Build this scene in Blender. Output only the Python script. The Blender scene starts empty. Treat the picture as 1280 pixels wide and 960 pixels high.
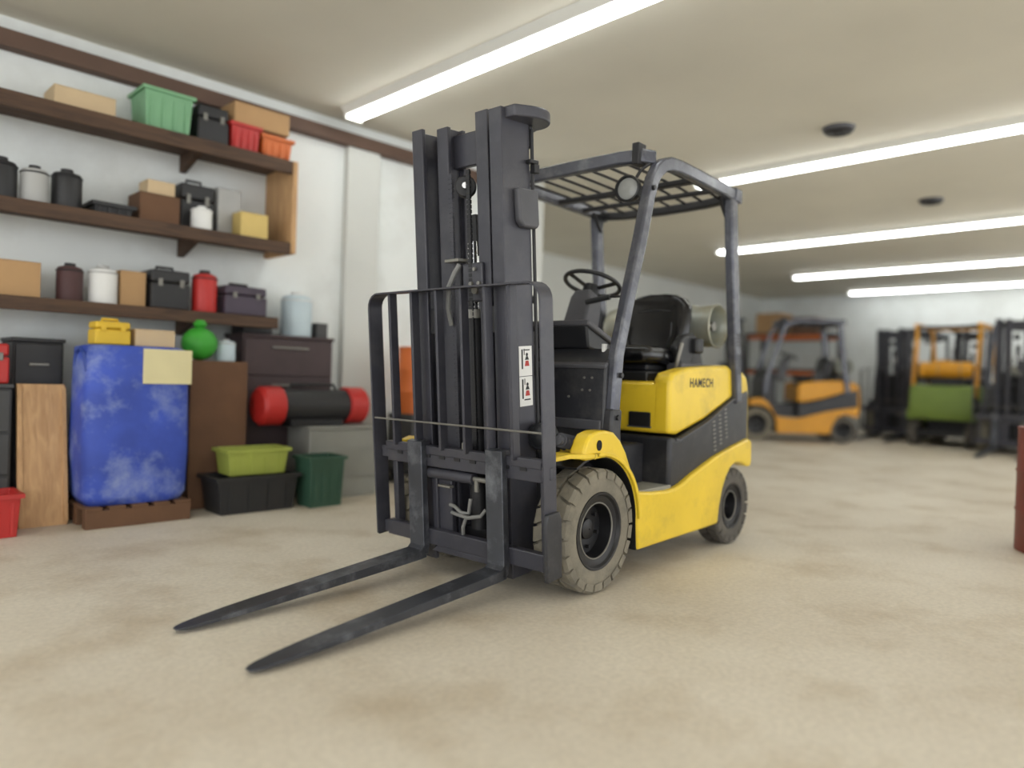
import bpy, bmesh, math, random
from mathutils import Vector, Matrix

random.seed(7)
SC = bpy.context.scene
COL = SC.collection
PI = math.pi

# ------------------------------------------------------------------ camera
F_PX = 906.17                                  # focal length in pixels of the 1280 x 960 frame
cam_data = bpy.data.cameras.new('camera')
cam = bpy.data.objects.new('camera', cam_data)
COL.objects.link(cam)
SC.camera = cam
cam_data.sensor_fit = 'HORIZONTAL'
cam_data.sensor_width = 36.0
cam_data.lens = F_PX / 1280.0 * 36.0
cam_data.clip_start = 0.05
cam_data.clip_end = 200.0
CR = Vector((-0.70540014, 0.70806655, 0.03244068))
CU = Vector((0.01553329, -0.03031448, 0.99941971))
CD = Vector((-0.70863909, -0.70549471, -0.01038523))
cam.matrix_world = Matrix(((CR.x, CU.x, -CD.x, 2.602), (CR.y, CU.y, -CD.y, 2.5615), (CR.z, CU.z, -CD.z, 0.9784), (0, 0, 0, 1)))
cam_data.dof.use_dof = True
cam_data.dof.focus_distance = 3.25
cam_data.dof.aperture_fstop = 0.60

# ------------------------------------------------------------------ world, exposure
world = bpy.data.worlds.new('world')
SC.world = world
world.use_nodes = True
wb = world.node_tree.nodes['Background']
wb.inputs['Color'].default_value = (0.97, 0.99, 1.0, 1)
wb.inputs['Strength'].default_value = 1.5
SC.view_settings.view_transform = 'Standard'
SC.view_settings.look = 'None'
SC.view_settings.exposure = 0.66
SC.view_settings.gamma = 1.0
SC.view_settings.use_curve_mapping = False
TUBE_POWER = 9.0                               # emission of the ceiling tubes


# ------------------------------------------------------------------ materials
def lin(c):
    c = c / 255.0
    return c / 12.92 if c <= 0.04045 else ((c + 0.055) / 1.055) ** 2.4


def rgb(r, g, b):
    return (lin(r), lin(g), lin(b), 1.0)


MATS = {}


def mat(name, col, rough=0.5, metal=0.0, var=0.12, scale=6.0, bump=0.0, bscale=60.0, dirt=None, dirt_amt=0.4, dirt_scale=3.0, coat=0.0):
    """plain paint / plastic / metal: colour with soft noise variation, optional dirt blotches and fine relief"""
    if name in MATS:
        return MATS[name]
    m = bpy.data.materials.new(name)
    m.use_nodes = True
    nt = m.node_tree
    b = nt.nodes['Principled BSDF']
    b.inputs['Roughness'].default_value = rough
    b.inputs['Metallic'].default_value = metal
    if coat:
        b.inputs['Coat Weight'].default_value = coat
    tc = nt.nodes.new('ShaderNodeTexCoord')
    nz = nt.nodes.new('ShaderNodeTexNoise')
    nz.inputs['Scale'].default_value = scale
    nz.inputs['Detail'].default_value = 5
    nt.links.new(tc.outputs['Object'], nz.inputs['Vector'])
    rp = nt.nodes.new('ShaderNodeValToRGB')
    rp.color_ramp.elements[0].position = 0.3
    rp.color_ramp.elements[1].position = 0.7
    c = rgb(*col)
    rp.color_ramp.elements[0].color = tuple(x * (1 - var) for x in c[:3]) + (1,)
    rp.color_ramp.elements[1].color = tuple(min(1, x * (1 + var)) for x in c[:3]) + (1,)
    nt.links.new(nz.outputs['Fac'], rp.inputs['Fac'])
    out = rp.outputs['Color']
    if dirt:
        n2 = nt.nodes.new('ShaderNodeTexNoise')
        n2.inputs['Scale'].default_value = dirt_scale
        n2.inputs['Detail'].default_value = 8
        n2.inputs['Roughness'].default_value = 0.7
        nt.links.new(tc.outputs['Object'], n2.inputs['Vector'])
        r2 = nt.nodes.new('ShaderNodeValToRGB')
        r2.color_ramp.elements[0].position = 0.48
        r2.color_ramp.elements[1].position = 0.72
        r2.color_ramp.elements[0].color = (0, 0, 0, 1)
        r2.color_ramp.elements[1].color = (dirt_amt,) * 3 + (1,)
        nt.links.new(n2.outputs['Fac'], r2.inputs['Fac'])
        mx = nt.nodes.new('ShaderNodeMix')
        mx.data_type = 'RGBA'
        nt.links.new(r2.outputs['Color'], mx.inputs['Factor'])
        nt.links.new(out, mx.inputs[6])
        mx.inputs[7].default_value = rgb(*dirt)
        out = mx.outputs[2]
    nt.links.new(out, b.inputs['Base Color'])
    if bump:
        n3 = nt.nodes.new('ShaderNodeTexNoise')
        n3.inputs['Scale'].default_value = bscale
        n3.inputs['Detail'].default_value = 4
        nt.links.new(tc.outputs['Object'], n3.inputs['Vector'])
        bp = nt.nodes.new('ShaderNodeBump')
        bp.inputs['Strength'].default_value = bump
        bp.inputs['Distance'].default_value = 0.01
        nt.links.new(n3.outputs['Fac'], bp.inputs['Height'])
        nt.links.new(bp.outputs['Normal'], b.inputs['Normal'])
    MATS[name] = m
    return m


def emit(name, col, strength):
    m = bpy.data.materials.new(name)
    m.use_nodes = True
    b = m.node_tree.nodes['Principled BSDF']
    b.inputs['Base Color'].default_value = (0.9, 0.9, 0.9, 1)
    b.inputs['Emission Color'].default_value = rgb(*col)
    b.inputs['Emission Strength'].default_value = strength
    MATS[name] = m
    return m


def wood(name, c1, c2, scale=(1.5, 14, 14)):
    m = bpy.data.materials.new(name)
    m.use_nodes = True
    nt = m.node_tree
    b = nt.nodes['Principled BSDF']
    b.inputs['Roughness'].default_value = 0.7
    tc = nt.nodes.new('ShaderNodeTexCoord')
    mp = nt.nodes.new('ShaderNodeMapping')
    mp.inputs['Scale'].default_value = scale
    nz = nt.nodes.new('ShaderNodeTexNoise')
    nz.inputs['Scale'].default_value = 2.0
    nz.inputs['Detail'].default_value = 7
    nz.inputs['Distortion'].default_value = 1.2
    rp = nt.nodes.new('ShaderNodeValToRGB')
    rp.color_ramp.elements[0].position = 0.3
    rp.color_ramp.elements[1].position = 0.7
    rp.color_ramp.elements[0].color = rgb(*c1)
    rp.color_ramp.elements[1].color = rgb(*c2)
    nt.links.new(tc.outputs['Object'], mp.inputs['Vector'])
    nt.links.new(mp.outputs['Vector'], nz.inputs['Vector'])
    nt.links.new(nz.outputs['Fac'], rp.inputs['Fac'])
    nt.links.new(rp.outputs['Color'], b.inputs['Base Color'])
    MATS[name] = m
    return m


def floor_material():
    m = bpy.data.materials.new('worn_concrete')
    m.use_nodes = True
    nt = m.node_tree
    b = nt.nodes['Principled BSDF']
    tc = nt.nodes.new('ShaderNodeTexCoord')

    def noise(scale, detail, c0, c1, p0, p1, rough=0.6):
        n = nt.nodes.new('ShaderNodeTexNoise')
        n.inputs['Scale'].default_value = scale
        n.inputs['Detail'].default_value = detail
        n.inputs['Roughness'].default_value = rough
        nt.links.new(tc.outputs['Object'], n.inputs['Vector'])
        r = nt.nodes.new('ShaderNodeValToRGB')
        r.color_ramp.elements[0].position = p0
        r.color_ramp.elements[1].position = p1
        r.color_ramp.elements[0].color = c0
        r.color_ramp.elements[1].color = c1
        nt.links.new(n.outputs['Fac'], r.inputs['Fac'])
        return r.outputs['Color']
    a = noise(0.55, 6, rgb(204, 193, 174), rgb(226, 218, 202), 0.35, 0.65)
    s = noise(1.7, 8, rgb(255, 255, 255), rgb(220, 210, 194), 0.50, 0.72)
    g = noise(45.0, 3, rgb(236, 236, 236), rgb(255, 255, 255), 0.35, 0.65)
    out = a
    for o in (s, g):
        mx = nt.nodes.new('ShaderNodeMix')
        mx.data_type = 'RGBA'
        mx.blend_type = 'MULTIPLY'
        mx.inputs['Factor'].default_value = 0.8
        nt.links.new(out, mx.inputs[6])
        nt.links.new(o, mx.inputs[7])
        out = mx.outputs[2]
    nt.links.new(out, b.inputs['Base Color'])
    b.inputs['Roughness'].default_value = 0.6
    return m


YELLOW = mat('yellow_paint', (232, 198, 48), 0.38, 0, 0.07, 3.0, 0.03, 90, dirt=(120, 98, 50), dirt_amt=0.30, dirt_scale=5.0, coat=0.15)
BLACK = mat('black_paint', (38, 39, 44), 0.42, 0.0, 0.18, 8.0, 0.05, 120, dirt=(96, 94, 92), dirt_amt=0.35, dirt_scale=7.0)
MAST = mat('mast_steel', (62, 62, 70), 0.40, 0.15, 0.15, 5.0, 0.04, 80, dirt=(100, 99, 100), dirt_amt=0.35, dirt_scale=4.0)
DARK = mat('dark_steel', (34, 34, 37), 0.5, 0.1, 0.2, 8.0)
GUARD = mat('guard_paint', (82, 84, 93), 0.27, 0.35, 0.15, 6.0, 0.03, 60, dirt=(150, 150, 152), dirt_amt=0.4, dirt_scale=9.0)
PLASTIC = mat('black_plastic', (29, 30, 33), 0.45, 0, 0.15, 10.0, 0.05, 200)
GREYPL = mat('grey_plastic', (76, 76, 81), 0.5, 0, 0.12, 10.0, 0.05, 200)
VINYL = mat('black_vinyl', (15, 15, 18), 0.24, 0, 0.2, 6.0, 0.04, 160)
RUBBER = mat('dusty_rubber', (126, 120, 106), 0.9, 0, 0.15, 9.0, 0.2, 90, dirt=(72, 70, 66), dirt_amt=0.55, dirt_scale=6.0)
RUBBER2 = mat('dark_rubber', (92, 88, 82), 0.9, 0, 0.15, 9.0, 0.2, 90, dirt=(50, 48, 46), dirt_amt=0.5, dirt_scale=6.0)
RIM = mat('black_rim', (25, 25, 28), 0.42, 0.1, 0.2, 8.0)
FORK = mat('fork_steel', (66, 68, 74), 0.36, 0.45, 0.2, 7.0, 0.05, 70, dirt=(150, 154, 162), dirt_amt=0.55, dirt_scale=5.0)
CHROME = mat('bright_steel', (190, 190, 190), 0.22, 0.9, 0.05)
STEEL = mat('worn_steel', (130, 128, 122), 0.45, 0.5, 0.15)
TANKM = mat('tank_paint', (168, 172, 164), 0.35, 0.3, 0.08, 5.0, dirt=(150, 130, 60), dirt_amt=0.6, dirt_scale=3.0)
TANKY = mat('tank_yellow', (186, 160, 52), 0.4, 0.2, 0.1, 5.0)
WHITE = mat('white_sticker', (228, 228, 226), 0.5, 0, 0.02)
INK = mat('black_ink', (18, 18, 18), 0.5, 0, 0.02)
REDINK = mat('red_ink', (178, 52, 44), 0.5, 0, 0.02)
STEPM = mat('step_plate', (140, 138, 128), 0.6, 0.1, 0.12, 10.0)
HOLE = mat('dark_recess', (10, 10, 11), 0.8, 0, 0.1)
LENS = mat('lamp_glass', (150, 152, 150), 0.12, 0, 0.03)
HOSE = mat('grey_hose', (120, 120, 118), 0.5, 0, 0.1)


# ------------------------------------------------------------------ mesh builder
class MB:
    def __init__(self):
        self.v = []
        self.f = []

    def add(self, vs, fs):
        o = len(self.v)
        self.v += [tuple(p) for p in vs]
        self.f += [tuple(i + o for i in f) for f in fs]
        return self

    def box(self, x0, x1, y0, y1, z0, z1):
        return self.add([(x0, y0, z0), (x1, y0, z0), (x1, y1, z0), (x0, y1, z0), (x0, y0, z1), (x1, y0, z1), (x1, y1, z1), (x0, y1, z1)],
                        [(0, 3, 2, 1), (4, 5, 6, 7), (0, 1, 5, 4), (1, 2, 6, 5), (2, 3, 7, 6), (3, 0, 4, 7)])

    def prism(self, poly, axis, a, b):
        def P(p, t):
            if axis == 'y':
                return (p[0], t, p[1])
            if axis == 'x':
                return (t, p[0], p[1])
            return (p[0], p[1], t)
        n = len(poly)
        vs = [P(p, a) for p in poly] + [P(p, b) for p in poly]
        fs = [tuple(range(n)), tuple(range(2 * n - 1, n - 1, -1))]
        fs += [(i, (i + 1) % n, n + (i + 1) % n, n + i) for i in range(n)]
        return self.add(vs, fs)

    def loft(self, rings, closed=True):
        n = len(rings[0])
        vs = [p for r in rings for p in r]
        fs = []
        for k in range(len(rings) - 1):
            for i in range(n):
                j = (i + 1) % n
                fs.append((k * n + i, k * n + j, (k + 1) * n + j, (k + 1) * n + i))
        if closed:
            fs.append(tuple(range(n - 1, -1, -1)))
            fs.append(tuple((len(rings) - 1) * n + i for i in range(n)))
        return self.add(vs, fs)

    def frame(self, d):
        d = Vector(d).normalized()
        a = Vector((0, 0, 1)) if abs(d.z) < 0.9 else Vector((1, 0, 0))
        s = d.cross(a).normalized()
        return d, s, s.cross(d)

    def cyl(self, p0, p1, r0, r1=None, n=16):
        r1 = r0 if r1 is None else r1
        p0, p1 = Vector(p0), Vector(p1)
        d, s, u = self.frame(p1 - p0)
        R = []
        for p, r in ((p0, r0), (p1, r1)):
            R.append([p + s * (r * math.cos(2 * PI * i / n)) + u * (r * math.sin(2 * PI * i / n)) for i in range(n)])
        return self.loft(R)

    def tube(self, path, r, n=8):
        path = [Vector(p) for p in path]
        R = []
        s0 = None
        for i, p in enumerate(path):
            t = (path[min(i + 1, len(path) - 1)] - path[max(i - 1, 0)]).normalized()
            if s0 is None:
                _, s, u = self.frame(t)
            else:
                s = (s0 - t * s0.dot(t)).normalized()
                u = s.cross(t)
            s0 = s
            R.append([p + s * (r * math.cos(2 * PI * k / n)) + u * (r * math.sin(2 * PI * k / n)) for k in range(n)])
        return self.loft(R)

    def sweep(self, path, w, h, side):
        """rectangular bar along a path; w along side, h across"""
        path = [Vector(p) for p in path]
        side = Vector(side).normalized()
        R = []
        for i, p in enumerate(path):
            t0 = (p - path[i - 1]).normalized() if i else (path[1] - p).normalized()
            t1 = (path[i + 1] - p).normalized() if i < len(path) - 1 else t0
            n0, n1 = t0.cross(side), t1.cross(side)
            nn = (n0 + n1).normalized()
            k = 1.0 / max(0.4, nn.dot(n0.normalized()))
            hh = nn * (h / 2 * k)
            ss = side * (w / 2)
            R.append([p + ss + hh, p - ss + hh, p - ss - hh, p + ss - hh])
        return self.loft(R)

    def lathe(self, prof, c, axis, n=32, closed=False):
        c = Vector(c)
        d, s, u = self.frame(axis)
        R = []
        for r, h in prof:
            R.append([c + d * h + s * (r * math.cos(2 * PI * i / n)) + u * (r * math.sin(2 * PI * i / n)) for i in range(n)])
        if closed:
            R.append(R[0])
            return self.loft(R, False)
        return self.loft(R, True)

    def torus(self, c, axis, R0, r, n=36, m=10):
        prof = [(R0 + r * math.cos(2 * PI * k / m), r * math.sin(2 * PI * k / m)) for k in range(m)]
        return self.lathe(prof, c, axis, n, closed=True)

    def ball(self, c, rx, ry, rz, n=16, m=10):
        c = Vector(c)
        R = []
        for k in range(m + 1):
            t = -PI / 2 + PI * k / m
            q = max(0.02, math.cos(t))
            R.append([c + Vector((rx * q * math.cos(2 * PI * i / n), ry * q * math.sin(2 * PI * i / n), rz * math.sin(t))) for i in range(n)])
        return self.loft(R)

    def xf(self, fn):
        self.v = [tuple(fn(*p)) for p in self.v]
        return self

    def build(self, name, m, parent=None, bevel=0.0, seg=2, smooth=38, label=None, sub=0, stuff=False):
        bm = bmesh.new()
        vs = [bm.verts.new(p) for p in self.v]
        for f in self.f:
            try:
                bm.faces.new([vs[i] for i in f])
            except ValueError:
                pass
        bmesh.ops.remove_doubles(bm, verts=bm.verts, dist=1e-6)
        bmesh.ops.recalc_face_normals(bm, faces=bm.faces)
        lim = math.radians(smooth)
        for e in bm.edges:
            e.smooth = len(e.link_faces) == 2 and e.calc_face_angle(0) < lim
        for f in bm.faces:
            f.smooth = True
        me = bpy.data.meshes.new(name)
        bm.to_mesh(me)
        bm.free()
        me.materials.append(m)
        o = bpy.data.objects.new(name, me)
        COL.objects.link(o)
        if parent is not None:
            o.parent = parent
        if bevel:
            b = o.modifiers.new('bevel', 'BEVEL')
            b.width = bevel
            b.segments = seg
            b.limit_method = 'ANGLE'
            b.angle_limit = math.radians(40)
        if sub:
            s = o.modifiers.new('subdivision', 'SUBSURF')
            s.levels = sub
            s.render_levels = sub
        if label:
            o['label'] = label
        if stuff:
            o['kind'] = 'stuff'
        return o


def empty(name, loc=(0, 0, 0), rz=0.0):
    o = bpy.data.objects.new(name, None)
    COL.objects.link(o)
    o.location = loc
    o.rotation_euler = (0, 0, rz)
    o.empty_display_size = 0.1
    return o


def tag(o, label, cat, group=None):
    o['label'] = label
    o['category'] = cat
    if group:
        o['group'] = group
    return o


def struct(o):
    o['kind'] = 'structure'
    return o


def share(o, parent, loc=(0, 0, 0), rot=(0, 0, 0), name=None):
    """another piece with the same mesh"""
    c = o.copy()
    if name:
        c.name = name
    COL.objects.link(c)
    c.parent = parent
    c.location = loc
    c.rotation_euler = rot
    return c


# ------------------------------------------------------------------ the room
WALLM = mat('white_wall', (234, 238, 237), 0.8, 0, 0.05, 1.2, 0.06, 40, dirt=(176, 174, 166), dirt_amt=0.35, dirt_scale=0.8)
WALLG = mat('grey_wall', (212, 214, 210), 0.8, 0, 0.05, 1.2, 0.06, 40)
CEILM = mat('beige_ceiling', (218, 214, 201), 0.85, 0, 0.06, 0.7, 0.05, 30)
BEAMM = mat('brown_timber', (98, 76, 64), 0.7, 0, 0.15, 3.0)
CEIL_Z = 3.15
struct(MB().box(-15.2, 7, -6.2, 7, -0.1, 0).build('floor', floor_material()))
struct(MB().box(-3.2, 7, -3.2, -3.0, 0, CEIL_Z).build('wall_right', WALLM))
struct(MB().box(-3.4, -3.2, -6.2, -3.0, 0, CEIL_Z).build('wall_return', WALLG))
struct(MB().box(-15.2, -3.4, -6.2, -6.0, 0, CEIL_Z).build('wall_recess', WALLG))
struct(MB().box(-15.2, -15.0, -6.0, 7, 0, CEIL_Z).build('wall_far', WALLM))
struct(MB().box(-15.2, 7, -6.2, 7, CEIL_Z, CEIL_Z + 0.1).build('ceiling', CEILM))
struct(MB().box(-3.2, 3.5, -3.0, -2.9, 2.93, 3.04).build('trim_1', BEAMM, bevel=0.006))
struct(MB().box(-1.15, -0.82, -3.0, -2.93, 0, 2.93).build('trim_2', WALLG, bevel=0.006))
struct(MB().box(-3.2, 3.5, -3.0, -2.985, 0, 0.1).build('baseboard_right', mat('grey_base', (120, 118, 112), 0.7)))

TUBE = emit('fluorescent_tube', (250, 253, 252), TUBE_POWER)
HOUSE = mat('white_housing', (226, 226, 220), 0.5, 0, 0.02)


def ceiling_light(x, y0, y1, label):
    t = empty('ceiling_light', (x, (y0 + y1) / 2, CEIL_Z))
    L = (y1 - y0) / 2
    MB().prism([(-0.11, 0), (-0.07, -0.06), (0.07, -0.06), (0.11, 0)], 'y', -L, L).build('housing', HOUSE, t)
    for s in (-0.045, 0.045):
        MB().cyl((s, -L + 0.04, -0.076), (s, L - 0.04, -0.076), 0.014, n=10).build('tube', TUBE, t)
    for e in (-L, L - 0.03):
        MB().box(-0.08, 0.08, e, e + 0.03, -0.095, -0.055).build('end_cap', HOUSE, t)
    return tag(t, label, 'light', 'ceiling strip lights')


ceiling_light(-0.7, -2.7, 1.6, 'ceiling strip light directly above the yellow forklift')
ceiling_light(-4.3, -1.6, 4.0, 'nearest long strip light on the ceiling right of the forklift')
ceiling_light(-8.0, -3.4, 4.0, 'middle strip light on the ceiling right of the forklift')
ceiling_light(-11.3, -3.6, 4.0, 'farthest strip light on the ceiling, above the parked trucks')
ceiling_light(-14.2, -3.6, 4.0, 'added ceiling strip light that brightens the far wall')  # extra fixture, added to brighten the dim far wall
ceiling_light(3.2, -2.4, 4.0, 'ceiling strip light in front of the shelves, above the fork tips')


def ceiling_vent(x, y, label):
    t = empty('ceiling_vent', (x, y, CEIL_Z))
    MB().lathe([(0.13, 0), (0.12, -0.03), (0.06, -0.045), (0.01, -0.045)], (0, 0, 0), (0, 0, 1), 20).build('shroud', GREYPL, t)
    for k in range(3):
        MB().torus((0, 0, -0.04 - 0.004 * k), (0, 0, 1), 0.10 - 0.03 * k, 0.006, 20, 6).build('ring', DARK, t)
    return tag(t, label, 'vent', 'round ceiling vents')


ceiling_vent(-3.6, 0.15, 'dark round ceiling vent in front of the nearest strip light')
ceiling_vent(-6.6, 0.05, 'dark round ceiling vent between two strip lights')

# ------------------------------------------------------------------ the forklift
TILT = 0.0877
CT, ST = math.cos(TILT), math.sin(TILT)


def M(x, y, z):
    """mast frame (leaning forward about its foot) to truck frame"""
    z -= 0.3
    return (x * CT + z * ST, y, 0.3 + z * CT - x * ST)


def arc(cx, cz, r, a0, a1, n):
    return [(cx + r * math.cos(math.radians(a0 + (a1 - a0) * i / n)), cz + r * math.sin(math.radians(a0 + (a1 - a0) * i / n))) for i in range(n + 1)]


def make_forklift():
    T = empty('forklift', (0, 0, 0), math.radians(4.0))

    # ---- wheels
    def wheel(x, y, R, w, rim, sgn, tyre_mat, lugs):
        c = (x, y, R)
        ax = (0, sgn, 0)
        h = w / 2
        b = MB()
        Rc = R - 0.017
        prof = [(rim, -h + 0.03), (rim + 0.012, -h + 0.006), (rim + 0.05, -h), (Rc - 0.03, -h + 0.002), (Rc - 0.006, -h + 0.012), (Rc, -h + 0.03),
                (Rc, h - 0.03), (Rc - 0.006, h - 0.012), (Rc - 0.03, h - 0.002), (rim + 0.05, h), (rim + 0.012, h - 0.006), (rim, h - 0.03)]
        b.lathe(prof, c, ax, 44, closed=True)
        for row in (-1, 1):
            for k in range(lugs):
                t0 = 2 * PI * (k + (0.5 if row > 0 else 0)) / lugs
                dt = 2 * PI / lugs * 0.41
                vs = []
                for rr, hh in ((Rc - 0.008, h - 0.004), (R, h - 0.014)):
                    for yy, sk in ((0.010, 0.35), (hh, 0.0)):
                        for e in (-1, 1):
                            a = t0 + e * dt + sk * 2 * PI / lugs
                            vs.append((x + rr * math.cos(a), y + row * yy, R + rr * math.sin(a)))
                b.add(vs, [(0, 1, 3, 2), (4, 6, 7, 5), (0, 4, 5, 1), (2, 3, 7, 6), (0, 2, 6, 4), (1, 5, 7, 3)])
        # shoulder lugs that reach down the sidewall
                vs = []
                for hh, r0, r1 in ((h - 0.012, Rc - 0.012, R - 0.002), (h + 0.001, Rc - 0.028, R - 0.012)):
                    for rr in (r0, r1):
                        for e in (-1, 1):
                            a = t0 + e * dt
                            vs.append((x + rr * math.cos(a), y + row * hh, R + rr * math.sin(a)))
                b.add(vs, [(0, 1, 3, 2), (4, 6, 7, 5), (0, 4, 5, 1), (2, 3, 7, 6), (0, 2, 6, 4), (1, 5, 7, 3)])
        ty = b.build('tyre', tyre_mat, T, smooth=30)
        r = MB()
        k = rim
        r.lathe([(k + 0.012, h - 0.012), (k + 0.010, h - 0.002), (k, h - 0.004), (k - 0.008, h - 0.016), (k - 0.035, h - 0.020), (k - 0.042, h - 0.026),
                 (k - 0.05, h - 0.085), (k * 0.30, h - 0.095), (k * 0.28, h - 0.068), (k * 0.20, h - 0.062), (0.004, h - 0.06),
                 (0.004, -h + 0.03), (k, -h + 0.02)], c, ax, 36, closed=True)
        r.build('rim', RIM, ty)
        MB().torus((x, y + sgn * (h - 0.022), R), ax, k - 0.040, 0.004, 36, 6).build('rim_edge', STEEL, ty)
        bo = MB()
        for q in range(6):
            a = 2 * PI * q / 6 + 0.3
            p = Vector((x + k * 0.52 * math.cos(a), y + sgn * (h - 0.098), R + k * 0.52 * math.sin(a)))
            bo.cyl(p, p + Vector((0, sgn * 0.028, 0)), 0.009, n=6)
        bo.build('wheel_nuts', DARK, ty, stuff=True)
        return ty
    for s in (1, -1):
        wheel(0.0, s * 0.4475, 0.285, 0.175, 0.168, s, RUBBER, 22)
        wheel(-1.47, s * 0.445, 0.232, 0.145, 0.128, s, RUBBER2, 18)
    MB().cyl((0, -0.38, 0.285), (0, 0.38, 0.285), 0.075, n=20).box(-0.12, 0.12, -0.16, 0.16, 0.17, 0.40).build('drive_axle', DARK, T, 0.006)
    MB().box(-1.53, -1.41, -0.40, 0.40, 0.18, 0.28).build('steer_axle', DARK, T, 0.006)

    # ---- chassis
    MB().prism([(0.16, 0.22), (0.16, 0.55), (-0.70, 0.55), (-1.2, 0.50), (-1.2, 0.16), (-0.4, 0.14)], 'y', -0.33, 0.33).build('chassis', DARK, T, 0.01)
    arch = arc(0.0, 0.285, 0.338, 100, 183, 12)
    outer = [(0.135, 0.655), (0.112, 0.70), (0.085, 0.728), (0.03, 0.742), (-0.04, 0.744), (-0.105, 0.733), (-0.165, 0.692), (-0.216, 0.634), (-0.26, 0.56),
             (-0.30, 0.488), (-0.345, 0.43), (-0.48, 0.415), (-0.62, 0.408), (-0.72, 0.412), (-0.80, 0.430), (-0.93, 0.473), (-1.205, 0.550), (-1.45, 0.598), (-1.66, 0.634),
             (-1.705, 0.620), (-1.715, 0.49), (-1.695, 0.455)]
    rear = [(-1.64, 0.462), (-1.60, 0.478)] + arc(-1.47, 0.232, 0.262, 112, 14, 10)[0:0] + [(-1.55, 0.490), (-1.47, 0.494), (-1.40, 0.468), (-1.345, 0.418), (-1.300, 0.345), (-1.268, 0.25), (-1.252, 0.152)]
    bottom = [(-1.08, 0.148), (-0.6, 0.142), (-0.352, 0.138)]
    poly = outer + rear + bottom + list(reversed(arch)) + [(0.11, 0.612), (0.135, 0.622)]
    for s in (1, -1):
        sp = MB().prism(poly, 'y', s * 0.44, s * 0.525).build('side_frame', YELLOW, T, 0.014, 3, label='yellow lower side panel with wheel arches')
        # mudguard plate over the front tyre, with a flat lip forward
        g = MB()
        path = [(0.315, 0.628), (0.24, 0.640), (0.15, 0.634)] + [(x, z) for x, z in arc(0, 0.285, 0.352, 80, 178, 14)]
        up = [(x, z) for x, z in path]
        rings = []
        for i, (x, z) in enumerate(up):
            a = up[max(i - 1, 0)]
            c = up[min(i + 1, len(up) - 1)]
            tx, tz = c[0] - a[0], c[1] - a[1]
            l = math.hypot(tx, tz)
            nx, nz = -tz / l, tx / l
            if nz < 0 and i < 4:
                nx, nz = -nx, -nz
            k = -0.010
            y0 = (0.47, 0.43, 0.39)[i] if i < 3 else 0.34
            y1 = 0.535 if i > 1 else (0.53 if i == 1 else 0.50)
            rings.append([(x + nx * k, s * y0, z + nz * k), (x + nx * k, s * y1, z + nz * k), (x - nx * k, s * y1, z - nz * k), (x - nx * k, s * y0, z - nz * k)])
        g.loft(rings)
        g.build('front_fender', YELLOW, T, 0.004)
        MB().cyl((0.02, s * 0.523, 0.678), (0.02, s * 0.529, 0.678), 0.024, n=20).xf(lambda x, y, z: (0.02 + (x - 0.02) * 0.8, y, z)).build('hole', HOLE, sp)
        # tread plate of the step
        st = MB().box(-0.715, -0.352, s * 0.30, s * 0.50, 0.395, 0.428)
        st.build('step', STEPM, T, 0.004)
        # cover in the arch behind the front wheel
        MB().prism(arc(0, 0.285, 0.336, 60, 180, 12) + [(-0.345, 0.14), (-0.36, 0.14)] + list(reversed(arc(0, 0.285, 0.346, 60, 178, 12))), 'y', s * 0.30, s * 0.515).build('arch_liner', DARK, T)
    # black bay panel under the hood
    midp = [(-0.70, 0.40), (-0.70, 0.685), (-0.775, 0.672), (-0.80, 0.672), (-1.127, 0.758), (-1.442, 0.882), (-1.70, 0.945), (-1.715, 0.62), (-1.60, 0.50), (-1.2, 0.48), (-0.93, 0.42), (-0.8, 0.40)]
    mp = MB().prism(midp, 'y', -0.495, 0.495).build('bay_panel', BLACK, T, 0.022, 3, label='black plastic panel between yellow hood and frame')
    for s in (1, -1):
        MB().sweep([(-0.76, s * 0.494, 0.668), (-0.80, s * 0.497, 0.664), (-1.127, s * 0.497, 0.750), (-1.442, s * 0.497, 0.874), (-1.64, s * 0.497, 0.922)], 0.012, 0.010, (0, 1, 0)).build('panel_lip', GREYPL, mp)
        v = MB()
        for c in range(3):
            for r in range(8):
                x = -1.24 - 0.075 * c + 0.004 * r
                z = 0.585 + 0.024 * r + 0.035 * c
                v.prism([(x - 0.015, z - 0.004), (x + 0.015, z - 0.008), (x + 0.015, z + 0.002), (x - 0.015, z + 0.006)], 'y', s * 0.493, s * 0.4985)
        v.build('vent_slots', STEEL, mp, stuff=True)
    # footwell
    MB().prism([(0.03, 0.40), (0.03, 0.62), (-0.28, 0.64), (-0.69, 0.64), (-0.69, 0.40)], 'y', -0.34, 0.34).build('floor_plate', BLACK, T, 0.01)
    # hood with seat well
    hb = MB()
    hb.prism([(-0.70, 0.70), (-0.70, 0.955), (-0.715, 0.975), (-1.0, 0.985), (-1.46, 1.02), (-1.49, 0.895), (-1.127, 0.768), (-0.80, 0.69)], 'y', -0.42, 0.42)
    hood = hb.build('hood', YELLOW, T, 0.02, 3, label='yellow engine hood under the seat')
    for s in (1, -1):
        sh = MB().prism([(-0.70, 0.70), (-0.70, 0.99), (-0.735, 1.025), (-0.90, 1.056), (-1.20, 1.078), (-1.405, 1.088), (-1.47, 1.07), (-1.495, 0.893), (-1.127, 0.768), (-0.80, 0.69)], 'y', s * 0.375, s * 0.482)
        sh.build('shoulder', YELLOW, hood, 0.022, 3)
        MB().box(-0.7035, -0.69, s * 0.235, s * 0.372, 0.728, 0.808).build('slot', HOLE, hood, 0.008)
        MB().box(-0.7025, -0.69, s * 0.230, s * 0.377, 0.722, 0.730).build('slot_lip', GREYPL, hood)
    # lettering on the hood side
    cu = bpy.data.curves.new('lettering', 'FONT')
    cu.body = 'HAMECH'
    cu.size = 1.0
    cu.extrude = 0.01
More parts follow.
